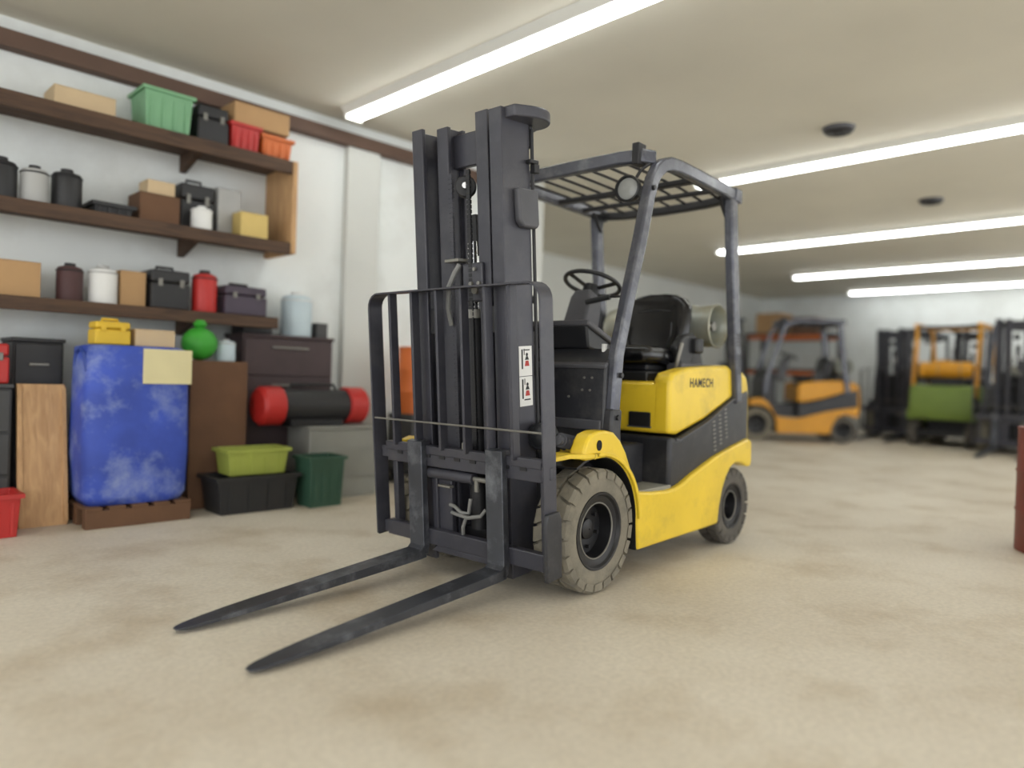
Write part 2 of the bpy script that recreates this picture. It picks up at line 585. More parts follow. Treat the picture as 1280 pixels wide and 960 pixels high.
    cu.offset = 0.022
    cu.space_character = 1.12
    to = bpy.data.objects.new('lettering_source', cu)
    COL.objects.link(to)
    bpy.context.view_layer.update()
    me = bpy.data.meshes.new_from_object(to.evaluated_get(bpy.context.evaluated_depsgraph_get()))
    bpy.data.objects.remove(to)
    me.name = 'lettering'
    xs = [v.co.x for v in me.vertices]
    ys = [v.co.y for v in me.vertices]
    x0, x1, y0, y1 = min(xs), max(xs), min(ys), max(ys)
    for v in me.vertices:
        a = (v.co.x - x0) / (x1 - x0)
        c = (v.co.y - y0) / (y1 - y0)
        v.co = Vector((-0.925 - 0.285 * a, 0.4826 + v.co.z * 0.05, 0.949 + 0.052 * c + 0.004 * a))
    me.materials.clear()
    me.materials.append(INK)
    lo = bpy.data.objects.new('lettering', me)
    COL.objects.link(lo)
    lo.parent = hood
    lo['label'] = 'black HAMECH lettering'
    # counterweight
    cw = [(-1.50, 0.62), (-1.48, 1.06), (-1.62, 1.065), (-1.70, 1.03), (-1.735, 0.92), (-1.75, 0.62), (-1.735, 0.50), (-1.70, 0.46), (-1.60, 0.50)]
    MB().prism(cw, 'y', -0.487, 0.487).build('counterweight', YELLOW, T, 0.035, 4)
    # ---- cowl and dash
    MB().prism([(-0.09, 0.60), (-0.09, 1.035), (-0.10, 1.052), (-0.17, 1.125), (-0.19, 1.13), (-0.20, 1.10), (-0.20, 0.62)], 'y', -0.475, 0.475).build('front_cowl', BLACK, T, 0.012, 3)
    MB().prism([(-0.19, 0.62), (-0.19, 1.13), (-0.38, 1.12), (-0.38, 0.62)], 'y', -0.42, 0.25).build('cowl_box', BLACK, T, 0.01)
    MB().box(-0.095, -0.078, -0.46, 0.46, 0.735, 0.785).build('cowl_rib', GREYPL, T, 0.006)
    MB().prism([(-0.082, 1.028), (-0.078, 1.046), (-0.10, 1.060), (-0.11, 1.05)], 'y', -0.478, 0.478).build('cowl_edge', GREYPL, T, 0.004)
    sc = MB()
    for y, z in ((0.355, 0.985), (0.40, 0.985), (0.345, 0.925), (0.39, 0.925), (0.265, 0.89)):
        sc.cyl((-0.092, y, z), (-0.084, y, z), 0.006, n=8)
    sc.build('cowl_screws', STEEL, T, stuff=True)
    pod = MB()
    pod.prism([(-0.17, 1.13), (-0.15, 1.245), (-0.37, 1.165), (-0.37, 1.10)], 'y', -0.40, 0.315)
    d = pod.build('dashboard', PLASTIC, T, 0.012, 3)
    MB().prism([(-0.138, 1.243), (-0.145, 1.272), (-0.40, 1.180), (-0.39, 1.152)], 'y', -0.415, 0.330).build('dash_lid', GREYPL, d, 0.009, 3)
    MB().cyl((-0.17, 0.41, 1.11), (-0.17, 0.41, 1.15), 0.014, n=12).build('cap', WHITE, d)
    # steering
    colm = MB()
    ringsz = []
    for (x, z, w, dd) in ((-0.49, 1.06, 0.085, 0.075), (-0.525, 1.22, 0.08, 0.07), (-0.58, 1.41, 0.068, 0.06), (-0.60, 1.46, 0.055, 0.05)):
        ringsz.append([(x + dd, -w, z + dd * 0.45), (x + dd, w, z + dd * 0.45), (x - dd, w, z - dd * 0.45), (x - dd, -w, z - dd * 0.45)])
    colm.loft(ringsz)
    sc2 = colm.build('steering_column', GREYPL, T, 0.016, 3)
    MB().cyl((-0.50, 0.06, 1.40), (-0.52, 0.20, 1.425), 0.016, n=10).cyl((-0.52, 0.20, 1.425), (-0.53, 0.28, 1.425), 0.007, n=8).build('indicator_stalk', PLASTIC, sc2)
    a = math.radians(20)
    n = Vector((-math.sin(a), 0, math.cos(a)))
    c = Vector((-0.64, 0.0, 1.52))
    sw = MB().torus(c, n, 0.158, 0.0125, 48, 10).build('steering_wheel', PLASTIC, T)
    e1 = Vector((math.cos(a), 0, math.sin(a)))
    e2 = Vector((0, 1, 0))
    for t in (95, 215, 335):
        r = e1 * math.cos(math.radians(t)) + e2 * math.sin(math.radians(t))
        MB().sweep([c - n * 0.035, c + r * 0.05 - n * 0.025, c + r * 0.155], 0.03, 0.010, r.cross(n)).build('spoke', PLASTIC, sw, 0.003)
    MB().cyl(c - n * 0.075, c - n * 0.012, 0.05, 0.046, 24).build('wheel_hub', PLASTIC, sw, 0.006)
    # hydraulic levers
    for k, (y, dz) in enumerate(((-0.22, 0.0), (-0.28, 0.02))):
        lv = MB().tube([(-0.22, y, 1.10), (-0.26, y, 1.28), (-0.34, y + 0.02, 1.40 + dz)], 0.007, 8).build('lever', DARK, T)
        MB().ball((-0.345, y + 0.02, 1.41 + dz), 0.02, 0.018, 0.026).build('lever_knob', PLASTIC, lv)

    # ---- seat
    sy = 0.105
    MB().box(-1.22, -0.76, sy - 0.20, sy + 0.20, 0.97, 1.035).box(-1.18, -0.80, sy - 0.17, sy + 0.17, 1.035, 1.075).build('seat_base', PLASTIC, T, 0.012, 3)
    cu_ = MB()

    def rr(xc, yc, z, wx, wy, r=0.05, k=5):
        pts = []
        for (sx, sy_, a0) in ((1, 1, 0), (-1, 1, 90), (-1, -1, 180), (1, -1, 270)):
            for i in range(k + 1):
                t = math.radians(a0 + 90 * i / k)
                pts.append((xc + sx * (wx - r) + r * math.cos(t), yc + sy_ * (wy - r) + r * math.sin(t), z))
        return pts
    cu_.loft([rr(-0.98, sy, 1.075, 0.25, 0.205), rr(-0.98, sy, 1.10, 0.268, 0.222), rr(-0.98, sy, 1.145, 0.268, 0.225), rr(-0.985, sy, 1.172, 0.25, 0.21), rr(-0.99, sy, 1.178, 0.20, 0.16)])
    seat = cu_.build('seat_cushion', VINYL, T, smooth=60)
    MB().tube([(-0.735, sy - 0.17, 1.155), (-0.725, sy, 1.16), (-0.735, sy + 0.17, 1.155)], 0.006, 6).build('piping', GREYPL, seat)
    # backrest: rounded shield, leaning back, with raised side bolsters
    bk = MB()
    prof = [(1.12, 0.17), (1.16, 0.205), (1.22, 0.218), (1.30, 0.222), (1.38, 0.218), (1.44, 0.205), (1.48, 0.178), (1.505, 0.130), (1.515, 0.06)]
    rings = []
    for z, w in prof:
        lean = -1.14 - (z - 1.12) * 0.24
        ring = []
        m_ = 16
        for i in range(m_ + 1):
            t = -1 + 2 * i / m_
            bul = 0.040 + 0.034 * (abs(t) ** 3) - 0.030 * max(0, abs(t) - 0.85) / 0.15
            top = 0.6 if z > 1.5 else 1.0
            ring.append((lean + bul * top, sy + t * w, z))
        for i in range(m_ + 1):
            t = 1 - 2 * i / m_
            ring.append((lean - 0.055 * (1 - 0.55 * t * t), sy + t * w, z))
        rings.append(ring)
    bk.loft(rings)
    back = bk.build('seat_backrest', VINYL, T, smooth=70)
    MB().tube([(-1.165, sy - 0.15, 1.40), (-1.172, sy, 1.415), (-1.165, sy + 0.15, 1.40)], 0.005, 6).build('seam', PLASTIC, back)
    MB().tube([(-1.105, sy - 0.15, 1.33), (-1.09, sy - 0.155, 1.25), (-1.08, sy - 0.13, 1.185), (-1.082, sy, 1.175), (-1.08, sy + 0.13, 1.185), (-1.09, sy + 0.155, 1.25), (-1.105, sy + 0.15, 1.33)], 0.006, 6).build('seam', PLASTIC, back)
    MB().box(-1.27, -1.20, sy - 0.17, sy + 0.17, 1.08, 1.46).xf(lambda x, y, z: (x - (z - 1.12) * 0.22, y, z)).build('back_shell', GREYPL, back, 0.02, 3)
    # hip restraint / belt buckle at the seat side
    hp = MB().prism([(-1.02, 1.06), (-0.97, 1.18), (-1.05, 1.25), (-1.18, 1.27), (-1.26, 1.23), (-1.20, 1.14), (-1.12, 1.06)], 'y', sy + 0.215, sy + 0.265).build('hip_restraint', PLASTIC, T, 0.016, 3)
    MB().tube([(-0.99, sy + 0.25, 1.04), (-0.97, sy + 0.275, 1.12), (-1.0, sy + 0.28, 1.20)], 0.012, 8).build('belt_latch', STEEL, hp)
    MB().box(-1.24, -1.15, sy + 0.22, sy + 0.30, 1.15, 1.24).build('belt_reel', PLASTIC, hp, 0.014, 3)

    # ---- gas tank on its bracket
    tx, tz, tr = -1.50, 1.335, 0.142
    tk = MB().lathe([(0.02, -0.43), (0.08, -0.42), (0.125, -0.385), (tr, -0.33), (tr, 0.20), (0.137, 0.24), (0.118, 0.275), (0.08, 0.29), (0.02, 0.293)], (tx, -0.02, tz), (0, 1, 0), 36).build('gas_tank', TANKM, T)
    MB().lathe([(0.120, 0.25), (0.128, 0.255), (0.134, 0.37), (0.140, 0.385), (0.132, 0.392), (0.124, 0.38), (0.112, 0.26)], (tx, -0.02, tz), (0, 1, 0), 36, closed=True).build('tank_collar', TANKM, tk)
    MB().cyl((tx, 0.26, tz), (tx, 0.34, tz), 0.03, n=12).cyl((tx, 0.325, tz), (tx + 0.07, 0.325, tz), 0.014, n=8).build('tank_valve', STEEL, tk)
    for y in (-0.26, 0.08):
        MB().torus((tx, y, tz), (0, 1, 0), tr + 0.002, 0.006, 36, 6).build('tank_strap', STEEL, tk)
    br = MB().prism([(tx - 0.15, 1.06), (tx + 0.15, 1.06), (tx + 0.15, 1.10), (tx + 0.10, 1.20), (tx + 0.05, 1.195), (tx - 0.05, 1.195), (tx - 0.10, 1.20), (tx - 0.15, 1.10)], 'y', -0.26, 0.20)
    br.build('tank_cradle', DARK, T, 0.006)
    MB().box(-1.44, -0.98, 0.30, 0.40, 1.0, 1.088).build('cradle_rail', GREYPL, T, 0.006)

    # ---- overhead guard
    yg = 0.485
    ppath = [(-0.145, 0.62), (-0.135, 0.78), (-0.16, 1.10), (-0.25, 1.40), (-0.335, 1.667), (-0.40, 1.90), (-0.432, 1.985), (-0.475, 2.045), (-0.53, 2.085), (-0.60, 2.108), (-0.70, 2.118), (-0.95, 2.118), (-1.43, 2.112)]
    for s in (1, -1):
        pl = MB().sweep([(x, s * yg, z) for x, z in ppath], 0.052, 0.072, (0, 1, 0)).build('guard_pillar', GUARD, T, 0.012, 3)
        MB().sweep([(-0.145, s * yg, 0.62), (-0.135, s * yg, 0.74), (-0.14, s * yg, 0.84)], 0.062, 0.088, (0, 1, 0)).build('pillar_foot', BLACK, pl, 0.012, 3)
        bb = MB()
        for (x, z) in ((-0.14, 0.80), (-0.158, 1.0), (-0.40, 1.94)):
            bb.cyl((x, s * (yg + 0.02), z), (x, s * (yg + 0.041), z), 0.013, n=8)
        bb.build('pillar_bolts', DARK, pl, stuff=True)
        lg = MB().sweep([(-1.36, s * yg, 2.085), (-1.40, s * yg, 1.75), (-1.53, s * yg, 0.86)], 0.056, 0.085, (0, 1, 0)).build('guard_rear_leg', GUARD, T, 0.012, 3)
        v = MB()
        for k in range(12):
            if k in (6, 7):
                continue
            z = 1.04 + 0.021 * k
            x = -1.40 - (1.75 - z) * 0.146
            v.box(x - 0.028, x + 0.022, s * (yg + 0.02), s * (yg + 0.0295), z, z + 0.009)
        v.build('leg_slots', HOLE, lg, stuff=True)
        MB().box(-1.455, -1.36, s * (yg - 0.03), s * (yg + 0.033), 2.068, 2.152).build('corner_cap', GUARD, lg, 0.01)
    MB().sweep([(-0.50, -0.46, 2.118), (-0.445, -0.42, 2.122), (-0.43, -0.30, 2.125), (-0.425, 0.0, 2.125), (-0.43, 0.30, 2.125), (-0.445, 0.42, 2.122), (-0.50, 0.46, 2.118)], 0.072, 0.05, (0, 0, 1)).build('roof_front_beam', GUARD, T, 0.012, 3)
    MB().box(-0.47, -0.395, 0.385, 0.425, 2.075, 2.185).build('beam_bracket', DARK, T, 0.004)
    MB().sweep([(-1.40, -0.47, 2.10), (-1.40, -0.30, 2.085), (-1.40, 0.0, 2.078), (-1.40, 0.30, 2.085), (-1.40, 0.47, 2.10)], 0.06, 0.05, (1, 0, 0)).build('roof_rear_beam', DARK, T, 0.01, 3)
    MB().box(-0.95, -0.90, -0.47, 0.47, 2.085, 2.115).build('roof_cross_beam', DARK, T, 0.006)
    MB().box(-1.19, -1.155, -0.47, 0.47, 2.085, 2.11).build('roof_cross_beam', DARK, T, 0.006)
    for k in range(8):
        y = -0.40 + 0.8 * k / 7
        MB().tube([(-0.43, y, 2.122), (-0.70, y, 2.124), (-1.10, y, 2.122), (-1.40, y, 2.10)], 0.008, 6).build('roof_bar', DARK, T)
    for s in (1, -1):
        MB().prism([(-1.40, 2.10), (-1.27, 2.10), (-1.31, 2.04), (-1.37, 1.98)], 'y', s * 0.44, s * 0.46).build('gusset', DARK, T, 0.004)
    # work lamp under the roof
    lc = Vector((-0.37, 0.385, 1.947))
    la = MB().lathe([(0.058, -0.045), (0.066, -0.02), (0.068, 0.012), (0.060, 0.016), (0.057, 0.004), (0.02, -0.045)], lc, (1, 0.1, 0), 28, closed=True).build('work_lamp', PLASTIC, T)
    MB().lathe([(0.058, 0.0), (0.04, 0.008), (0.005, 0.011)], lc, (1, 0.1, 0), 28).build('lamp_lens', LENS, la)
    MB().tube([lc + Vector((-0.03, 0.03, 0.06)), (-0.40, 0.44, 2.04), (-0.45, 0.46, 2.08)], 0.008, 6).build('lamp_cable', DARK, la)
    MB().tube([lc + Vector((-0.03, 0.05, -0.05)), (-0.41, 0.46, 1.88)], 0.014, 8).build('lamp_bracket', DARK, la)

    # ---- mast
    ZT = 2.165
    for s in (1, -1):
        q = [(0.33, 0.212), (0.33, 0.285), (0.145, 0.285), (0.145, 0.215), (0.168, 0.215), (0.168, 0.268), (0.308, 0.268), (0.308, 0.212)]
        MB().prism([(x, s * y) for x, y in q], 'z', 0.10, ZT).xf(M).build('mast_outer_rail', MAST, T, 0.004)
        q = [(0.285, 0.088), (0.285, 0.162), (0.262, 0.162), (0.262, 0.135), (0.186, 0.135), (0.186, 0.162), (0.165, 0.162), (0.165, 0.088), (0.186, 0.088), (0.186, 0.112), (0.262, 0.112), (0.262, 0.088)]
        MB().prism([(x, s * y) for x, y in q], 'z', 0.14, ZT + 0.022 if s > 0 else ZT - 0.005).xf(M).build('mast_inner_rail', MAST, T, 0.004)
        # slim lift ram behind each rail
        rm = MB().cyl((0.105, s * 0.225, 0.25), (0.105, s * 0.225, 1.20), 0.028, n=16).xf(M).build('lift_ram', DARK, T)
        MB().cyl((0.105, s * 0.225, 1.20), (0.105, s * 0.225, 2.12), 0.017, n=12).xf(M).build('ram_rod', CHROME if s < 0 else DARK, rm)
        # roller stub plates
        MB().box(0.27, 0.318, s * 0.164, s * 0.211, 1.20, 1.32).xf(M).build('mast_wear_pad', DARK, T, 0.003)
    MB().box(0.19, 0.225, -0.115, 0.115, 1.975, 2.13).xf(M).build('mast_crossmember', MAST, T, 0.006)
    MB().box(0.115, 0.147, -0.285, 0.285, 2.02, 2.12).xf(M).build('mast_crossmember', DARK, T, 0.006)
    MB().box(0.110, 0.147, -0.285, 0.285, 1.00, 1.10).xf(M).build('mast_crossmember', DARK, T, 0.006)
    MB().box(0.110, 0.147, -0.285, 0.285, 0.25, 0.38).xf(M).build('mast_crossmember', DARK, T, 0.006)
    MB().box(0.18, 0.22, -0.112, 0.112, 0.16, 0.26).xf(M).build('mast_crossmember', DARK, T, 0.006)
    # half-round stop plate at the head of the near rail
    cp = [(0.285, 0.216), (0.285, 0.34)] + [(0.15 + 0.135 * math.cos(math.radians(t)), 0.27 + 0.115 * math.sin(math.radians(t))) for t in range(60, 200, 12)] + [(0.0, 0.216)]
    MB().prism([(x + 0.02, y) for x, y in cp], 'z', 2.118, 2.168).xf(M).build('stop_plate', MAST, T, 0.008, 3)
    # side hose, clamp and rounded box on the near rail
    MB().tube([M(0.135, 0.292, 0.75), M(0.135, 0.292, 1.4), M(0.135, 0.292, 2.10)], 0.008, 8).build('side_hose', DARK, T)
    MB().box(0.115, 0.175, 0.285, 0.315, 1.945, 1.962).box(0.11, 0.145, 0.285, 0.315, 1.905, 1.945).xf(M).build('hose_clamp', DARK, T, 0.004)
    bx = [(0.268, 1.828), (0.130, 1.828), (0.125, 1.675), (0.140, 1.658), (0.235, 1.658), (0.262, 1.685)]
    jb = MB().prism(bx, 'y', 0.286, 0.322).xf(M).build('junction_box', GREYPL, T, 0.014, 3)
    # free-lift cylinder, chains, sheave
    cy = MB().cyl((0.265, 0.03, 0.28), (0.265, 0.03, 1.30), 0.042, n=24).xf(M).build('lift_cylinder', DARK, T)
    MB().cyl((0.265, 0.03, 1.30), (0.265, 0.03, 1.62), 0.024, n=16).xf(M).build('piston_rod', CHROME, cy)
    MB().cyl((0.265, 0.03, 1.27), (0.265, 0.03, 1.31), 0.050, n=24).xf(M).build('gland_nut', STEEL, cy)
    hd = MB().box(0.235, 0.305, 0.0, 0.126, 1.345, 1.52).xf(M).build('cylinder_head', MAST, T, 0.008)
    bb = MB()
    for (y, z, r) in ((0.085, 1.395, 0.018), (0.06, 1.425, 0.010), (0.11, 1.425, 0.010), (0.085, 1.49, 0.008)):
        bb.cyl((0.30, y, z), (0.318, y, z), r, n=10)
    bb.xf(M).build('head_bolts', STEEL, hd, stuff=True)
    sh = MB().lathe([(0.012, -0.02), (0.044, -0.02), (0.050, -0.014), (0.036, -0.008), (0.036, 0.008), (0.050, 0.014), (0.044, 0.02), (0.012, 0.02)], (0.255, -0.01, 1.875), (1, 0.9, 0), 28, closed=True).xf(M).build('chain_sheave', DARK, T)
    MB().cyl((0.235, -0.035, 1.875), (0.29, 0.02, 1.875), 0.014, n=12).xf(M).build('sheave_pin', CHROME, sh)
    for y, x in ((-0.075, 0.285), (0.052, 0.30)):
        ch = MB()
        z = 0.62
        top = 1.93
        while z < top:
            ch.box(x - 0.006, x + 0.006, y - 0.011, y + 0.011, z, z + 0.017)
            ch.box(x - 0.004, x + 0.004, y - 0.007, y + 0.007, z + 0.017, z + 0.022)
            z += 0.022
        ch.xf(M).build('lift_chain', DARK if y > 0 else MAST, T, stuff=True)
    MB().box(0.21, 0.235, -0.03, 0.03, 1.56, 1.75).xf(M).build('mast_gusset', DARK, T, 0.004)
    # hose hanging in the mast and its bracket
    MB().tube([M(0.30, -0.02, 1.52), M(0.315, -0.04, 1.48), M(0.32, -0.075, 1.42), M(0.32, -0.085, 1.32), M(0.30, -0.085, 1.24)], 0.012, 8).build('mast_hose', HOSE, T)
    MB().box(0.25, 0.33, -0.09, 0.0, 1.53, 1.545).xf(M).build('hose_bracket', STEEL, T, 0.003)
    # warning stickers
    lab = MB().box(0.163, 0.252, 0.285, 0.2865, 0.868, 1.138).xf(M).build('warning_label', WHITE, T, label='white warning sticker with two pictograms')
    for z0 in (0.872, 1.006):
        ink = MB()
        ink.box(0.226, 0.236, 0.2865, 0.2870, z0 + 0.030, z0 + 0.118)
        ink.box(0.178, 0.222, 0.2865, 0.2870, z0 + 0.112 if z0 > 0.9 else z0 + 0.022, z0 + 0.117 if z0 > 0.9 else z0 + 0.028)
        ink.box(0.214, 0.219, 0.2865, 0.2870, z0 + 0.092, z0 + 0.12)
        ink.cyl((0.198, 0.2865, z0 + 0.094), (0.198, 0.2870, z0 + 0.094), 0.008, n=10)
        ink.prism([(0.184, z0 + 0.070), (0.212, z0 + 0.070), (0.204, z0 + 0.086), (0.192, z0 + 0.086)], 'y', 0.2865, 0.2870)
        ink.xf(M).build('label_print', INK, lab, stuff=True)
        MB().prism([(0.182, z0 + 0.042), (0.214, z0 + 0.042), (0.208, z0 + 0.066), (0.188, z0 + 0.066)], 'y', 0.2865, 0.2870).xf(M).build('label_figure', REDINK, lab)
    MB().box(0.163, 0.252, 0.2865, 0.2868, 1.001, 1.004).xf(M).build('label_divider', GREYPL, lab)
    # mast foot pivots, bellows and round lamp beside the mast
    for s in (1, -1):
        MB().cyl(M(0.12, s * 0.34, 0.73), M(0.20, s * 0.34, 0.73), 0.062, n=24).build('head_lamp', PLASTIC, T, 0.008)
        MB().cyl(M(0.20, s * 0.34, 0.73), M(0.208, s * 0.34, 0.73), 0.048, 0.03, 24).build('head_lamp_lens', PLASTIC, T)
        be = MB()
        for k in range(7):
            p = Vector((0.17 - 0.022 * k, s * 0.42, 0.70 - 0.004 * k))
            be.cyl(p, p + Vector((-0.012, 0, -0.002)), 0.034, 0.026, 16)
        be.cyl((0.19, s * 0.42, 0.702), (-0.06, s * 0.42, 0.668), 0.022, n=14)
        be.build('tilt_bellows', GREYPL, T)
    # ---- carriage
    MB().box(0.345, 0.378, -0.51, 0.50, 0.625, 0.668).xf(M).build('carriage_top_bar', MAST, T, 0.004)
    cb = MB().box(0.335, 0.374, -0.50, 0.50, 0.568, 0.628).xf(M).build('carriage_bar', MAST, T, 0.004)
    nt = MB()
    for k in range(9):
        y = -0.40 + 0.1 * k
        nt.box(0.374, 0.379, y - 0.018, y + 0.018, 0.612, 0.628)
    nt.xf(M).build('fork_notches', DARK, cb, stuff=True)
    MB().box(0.335, 0.374, -0.52, 0.51, 0.185, 0.262).xf(M).build('carriage_bar', MAST, T, 0.005)
    MB().prism([(-0.20, 0.155), (-0.16, 0.186), (0.22, 0.186), (0.24, 0.155)], 'x', 0.34, 0.37).xf(M).build('carriage_lip', MAST, T, 0.004)
    for y in (-0.50, 0.465, -0.21, 0.175):
        MB().box(0.30, 0.345, y, y + 0.035, 0.19, 0.66).xf(M).build('carriage_upright', MAST, T, 0.005)
    MB().box(0.30, 0.33, -0.22, -0.09, 0.24, 0.58).xf(M).build('carriage_plate', MAST, T, 0.005)
    ss = MB().cyl((0.352, -0.215, 0.535), (0.352, 0.085, 0.535), 0.026, n=20).xf(M).build('shift_cylinder', MAST, T)
    MB().cyl((0.352, 0.085, 0.535), (0.352, 0.19, 0.535), 0.012, n=12).cyl((0.352, 0.10, 0.535), (0.352, 0.10, 0.478), 0.013, n=10).xf(M).build('shift_rod', STEEL, ss)
    MB().tube([M(0.36, -0.07, 0.395), M(0.37, -0.03, 0.395), M(0.37, 0.01, 0.372), M(0.36, 0.05, 0.372), M(0.355, 0.06, 0.44)], 0.009, 8).build('carriage_hose', HOSE, T)
    MB().tube([M(0.36, -0.06, 0.36), M(0.375, -0.01, 0.36), M(0.375, 0.06, 0.355), M(0.365, 0.13, 0.37), M(0.35, 0.15, 0.40)], 0.009, 8).build('carriage_hose', HOSE, T)
    MB().tube([M(0.35, 0.03, 0.36), M(0.36, 0.01, 0.30), M(0.35, 0.0, 0.25)], 0.009, 8).build('carriage_hose', HOSE, T)
    MB().box(0.345, 0.37, -0.14, -0.06, 0.476, 0.486).xf(M).build('grease_plate', STEEL, T)
    MB().box(0.34, 0.365, 0.02, 0.065, 0.66, 0.70).xf(M).build('chain_anchor', STEEL, T, 0.004)
    # forks
    for s in (-1, 1):
        y = s * 0.2574
        fk = MB()
        side = [(0.378, 0.695), (0.411, 0.690), (0.414, 0.19), (0.425, 0.170), (0.60, 0.167), (1.20, 0.164), (1.585, 0.161), (1.59, 0.150), (1.20, 0.140), (0.46, 0.122), (0.41, 0.126), (0.385, 0.15), (0.376, 0.20)]
        R = []

        def fw(x):
            if x < 1.25:
                return 0.05
            t = min(1, (x - 1.25) / 0.33)
            return 0.05 - 0.024 * t ** 2.2
        # blade as stations along its length
        st = [(0.395, 0.125, 0.20), (0.43, 0.123, 0.168), (0.60, 0.125, 0.167), (0.9, 0.131, 0.166), (1.25, 0.140, 0.164), (1.38, 0.144, 0.163), (1.48, 0.147, 0.162), (1.545, 0.149, 0.161), (1.575, 0.151, 0.160), (1.588, 0.153, 0.158)]
        for i, (x, zb, zt) in enumerate(st):
            w = fw(x) * (0.55 if i == len(st) - 1 else (0.85 if i == len(st) - 2 else 1))
            R.append([(x, y - w, zb), (x, y + w, zb), (x, y + w, zt), (x, y - w, zt)])
        fk.loft(R)
        fk.prism([(0.376, 0.695), (0.409, 0.690), (0.412, 0.165), (0.43, 0.125), (0.405, 0.126), (0.384, 0.145), (0.375, 0.18)], 'y', y - 0.05, y + 0.05)
        f_ = fk.xf(M).build('fork', FORK, T, 0.004)
        MB().box(0.345, 0.378, y - 0.045, y + 0.045, 0.64, 0.69).xf(M).build('fork_hook', MAST, f_, 0.004)
        MB().box(0.412, 0.424, y - 0.046, y + 0.046, 0.166, 0.174).xf(M).build('heel_weld', STEEL, f_, 0.003)
    # ---- load backrest: bent flat band, six bars, one rod
    YL, YR = -0.560, 0.538
    cor = [15, 35, 55, 75, 90]
    path = [(YL + 0.004, 0.19), (YL, 0.70), (YL, 1.33)] + [(YL + 0.07 - 0.07 * math.cos(math.radians(t)), 1.335 + 0.07 * math.sin(math.radians(t))) for t in cor]
    path += [(0.0, 1.407)] + [(YR - 0.07 + 0.07 * math.cos(math.radians(t)), 1.335 + 0.07 * math.sin(math.radians(t))) for t in reversed(cor)] + [(YR, 1.33), (YR, 0.70), (YR - 0.004, 0.19)]
    lb = MB().sweep([M(0.372, y, z) for y, z in path], 0.085, 0.009, (CT, 0.0, -ST)).build('load_backrest', MAST, T, 0.002, label='bent flat-bar load backrest frame')
    for k, y in enumerate((-0.42, -0.26, -0.09, 0.07, 0.216, 0.357)):
        MB().box(0.350, 0.398, y - 0.008, y + 0.008, 0.655, 1.404).xf(M).build('backrest_bar', MAST, lb, 0.003)
    MB().tube([M(0.402, -0.558, 0.785), M(0.402, 0.536, 0.785)], 0.005, 8).build('backrest_rod', STEEL, lb)
    for e, y0, y1 in ((1, 0.538, 0.560), (-1, -0.558, -0.574)):
        ft = [(0.325, 0.165), (0.425, 0.165), (0.43, 0.40), (0.415, 0.45), (0.335, 0.45), (0.32, 0.42)] if e > 0 else [(0.335, 0.18), (0.40, 0.18), (0.40, 0.42), (0.335, 0.42)]
        MB().prism(ft, 'y', y0, y1).xf(M).build('backrest_foot', BLACK, lb, 0.006)
        for z0, z1 in ((0.585, 0.64), (0.195, 0.255)):
            MB().box(0.34, 0.375, e * 0.49, e * 0.545, z0, z1).xf(M).build('backrest_lug', MAST, lb, 0.004)
    return tag(T, 'yellow and black forklift with lowered forks and HAMECH lettering in the foreground', 'forklift')


LIFT = make_forklift()

# ------------------------------------------------------------------ the parked trucks at the far end
SKIP = {'lettering', 'label_print', 'label_figure', 'label_divider', 'cowl_screws', 'wheel_nuts', 'pillar_bolts', 'head_bolts', 'fork_notches', 'seam', 'piping', 'rim_edge',
        'leg_slots', 'vent_slots', 'carriage_hose', 'grease_plate', 'slot', 'slot_lip', 'hole', 'warning_label', 'lift_chain', 'heel_weld', 'chain_anchor', 'lever', 'sheave_pin', 'panel_lip'}


def copy_truck(loc, rz, swap, label):
    def cp(o, parent):
        c = o.copy()
        COL.objects.link(c)
        c.parent = parent
        for k in ('label',):
            if k in c and parent is not None:
                del c[k]
        if c.type == 'MESH':
            m0 = o.material_slots[0].material
            if m0.name in swap:
                c.material_slots[0].link = 'OBJECT'
                c.material_slots[0].material = swap[m0.name]
        for ch in o.children:
            if ch.name.split('.')[0] in SKIP:
                continue
            cp(ch, c)
        return c
    r = cp(LIFT, None)
    r.location = loc
    r.rotation_euler = (0, 0, rz)
    tag(r, label, 'forklift', 'trucks parked in a row at the far end')
    return r


ORANGE = mat('orange_paint', (214, 150, 30), 0.4, 0, 0.08, 3.0)
GREENP = mat('green_paint', (112, 134, 58), 0.45, 0, 0.08, 3.0)
CHAR = mat('charcoal_paint', (40, 40, 42), 0.5, 0, 0.1, 3.0)
NAVY = mat('navy_paint', (36, 40, 56), 0.5, 0, 0.1, 3.0)
copy_truck((-9.9, -3.7, 0), math.radians(-52), {'yellow_paint': ORANGE}, 'orange and black forklift parked sideways at the left of the far row')
copy_truck((-13.0, -2.15, 0), math.radians(0), {'yellow_paint': NAVY}, 'dark navy forklift parked beside the orange one, mast to the front')
copy_truck((-13.1, -1.0, 0), math.radians(180), {'yellow_paint': GREENP, 'tank_paint': ORANGE, 'black_vinyl': ORANGE, 'guard_paint': ORANGE}, 'green forklift with an orange guard seen from behind between two dark trucks')
copy_truck((-11.3, 0.16, 0), math.radians(0), {'yellow_paint': CHAR}, 'all-charcoal forklift parked at the right end of the far row')

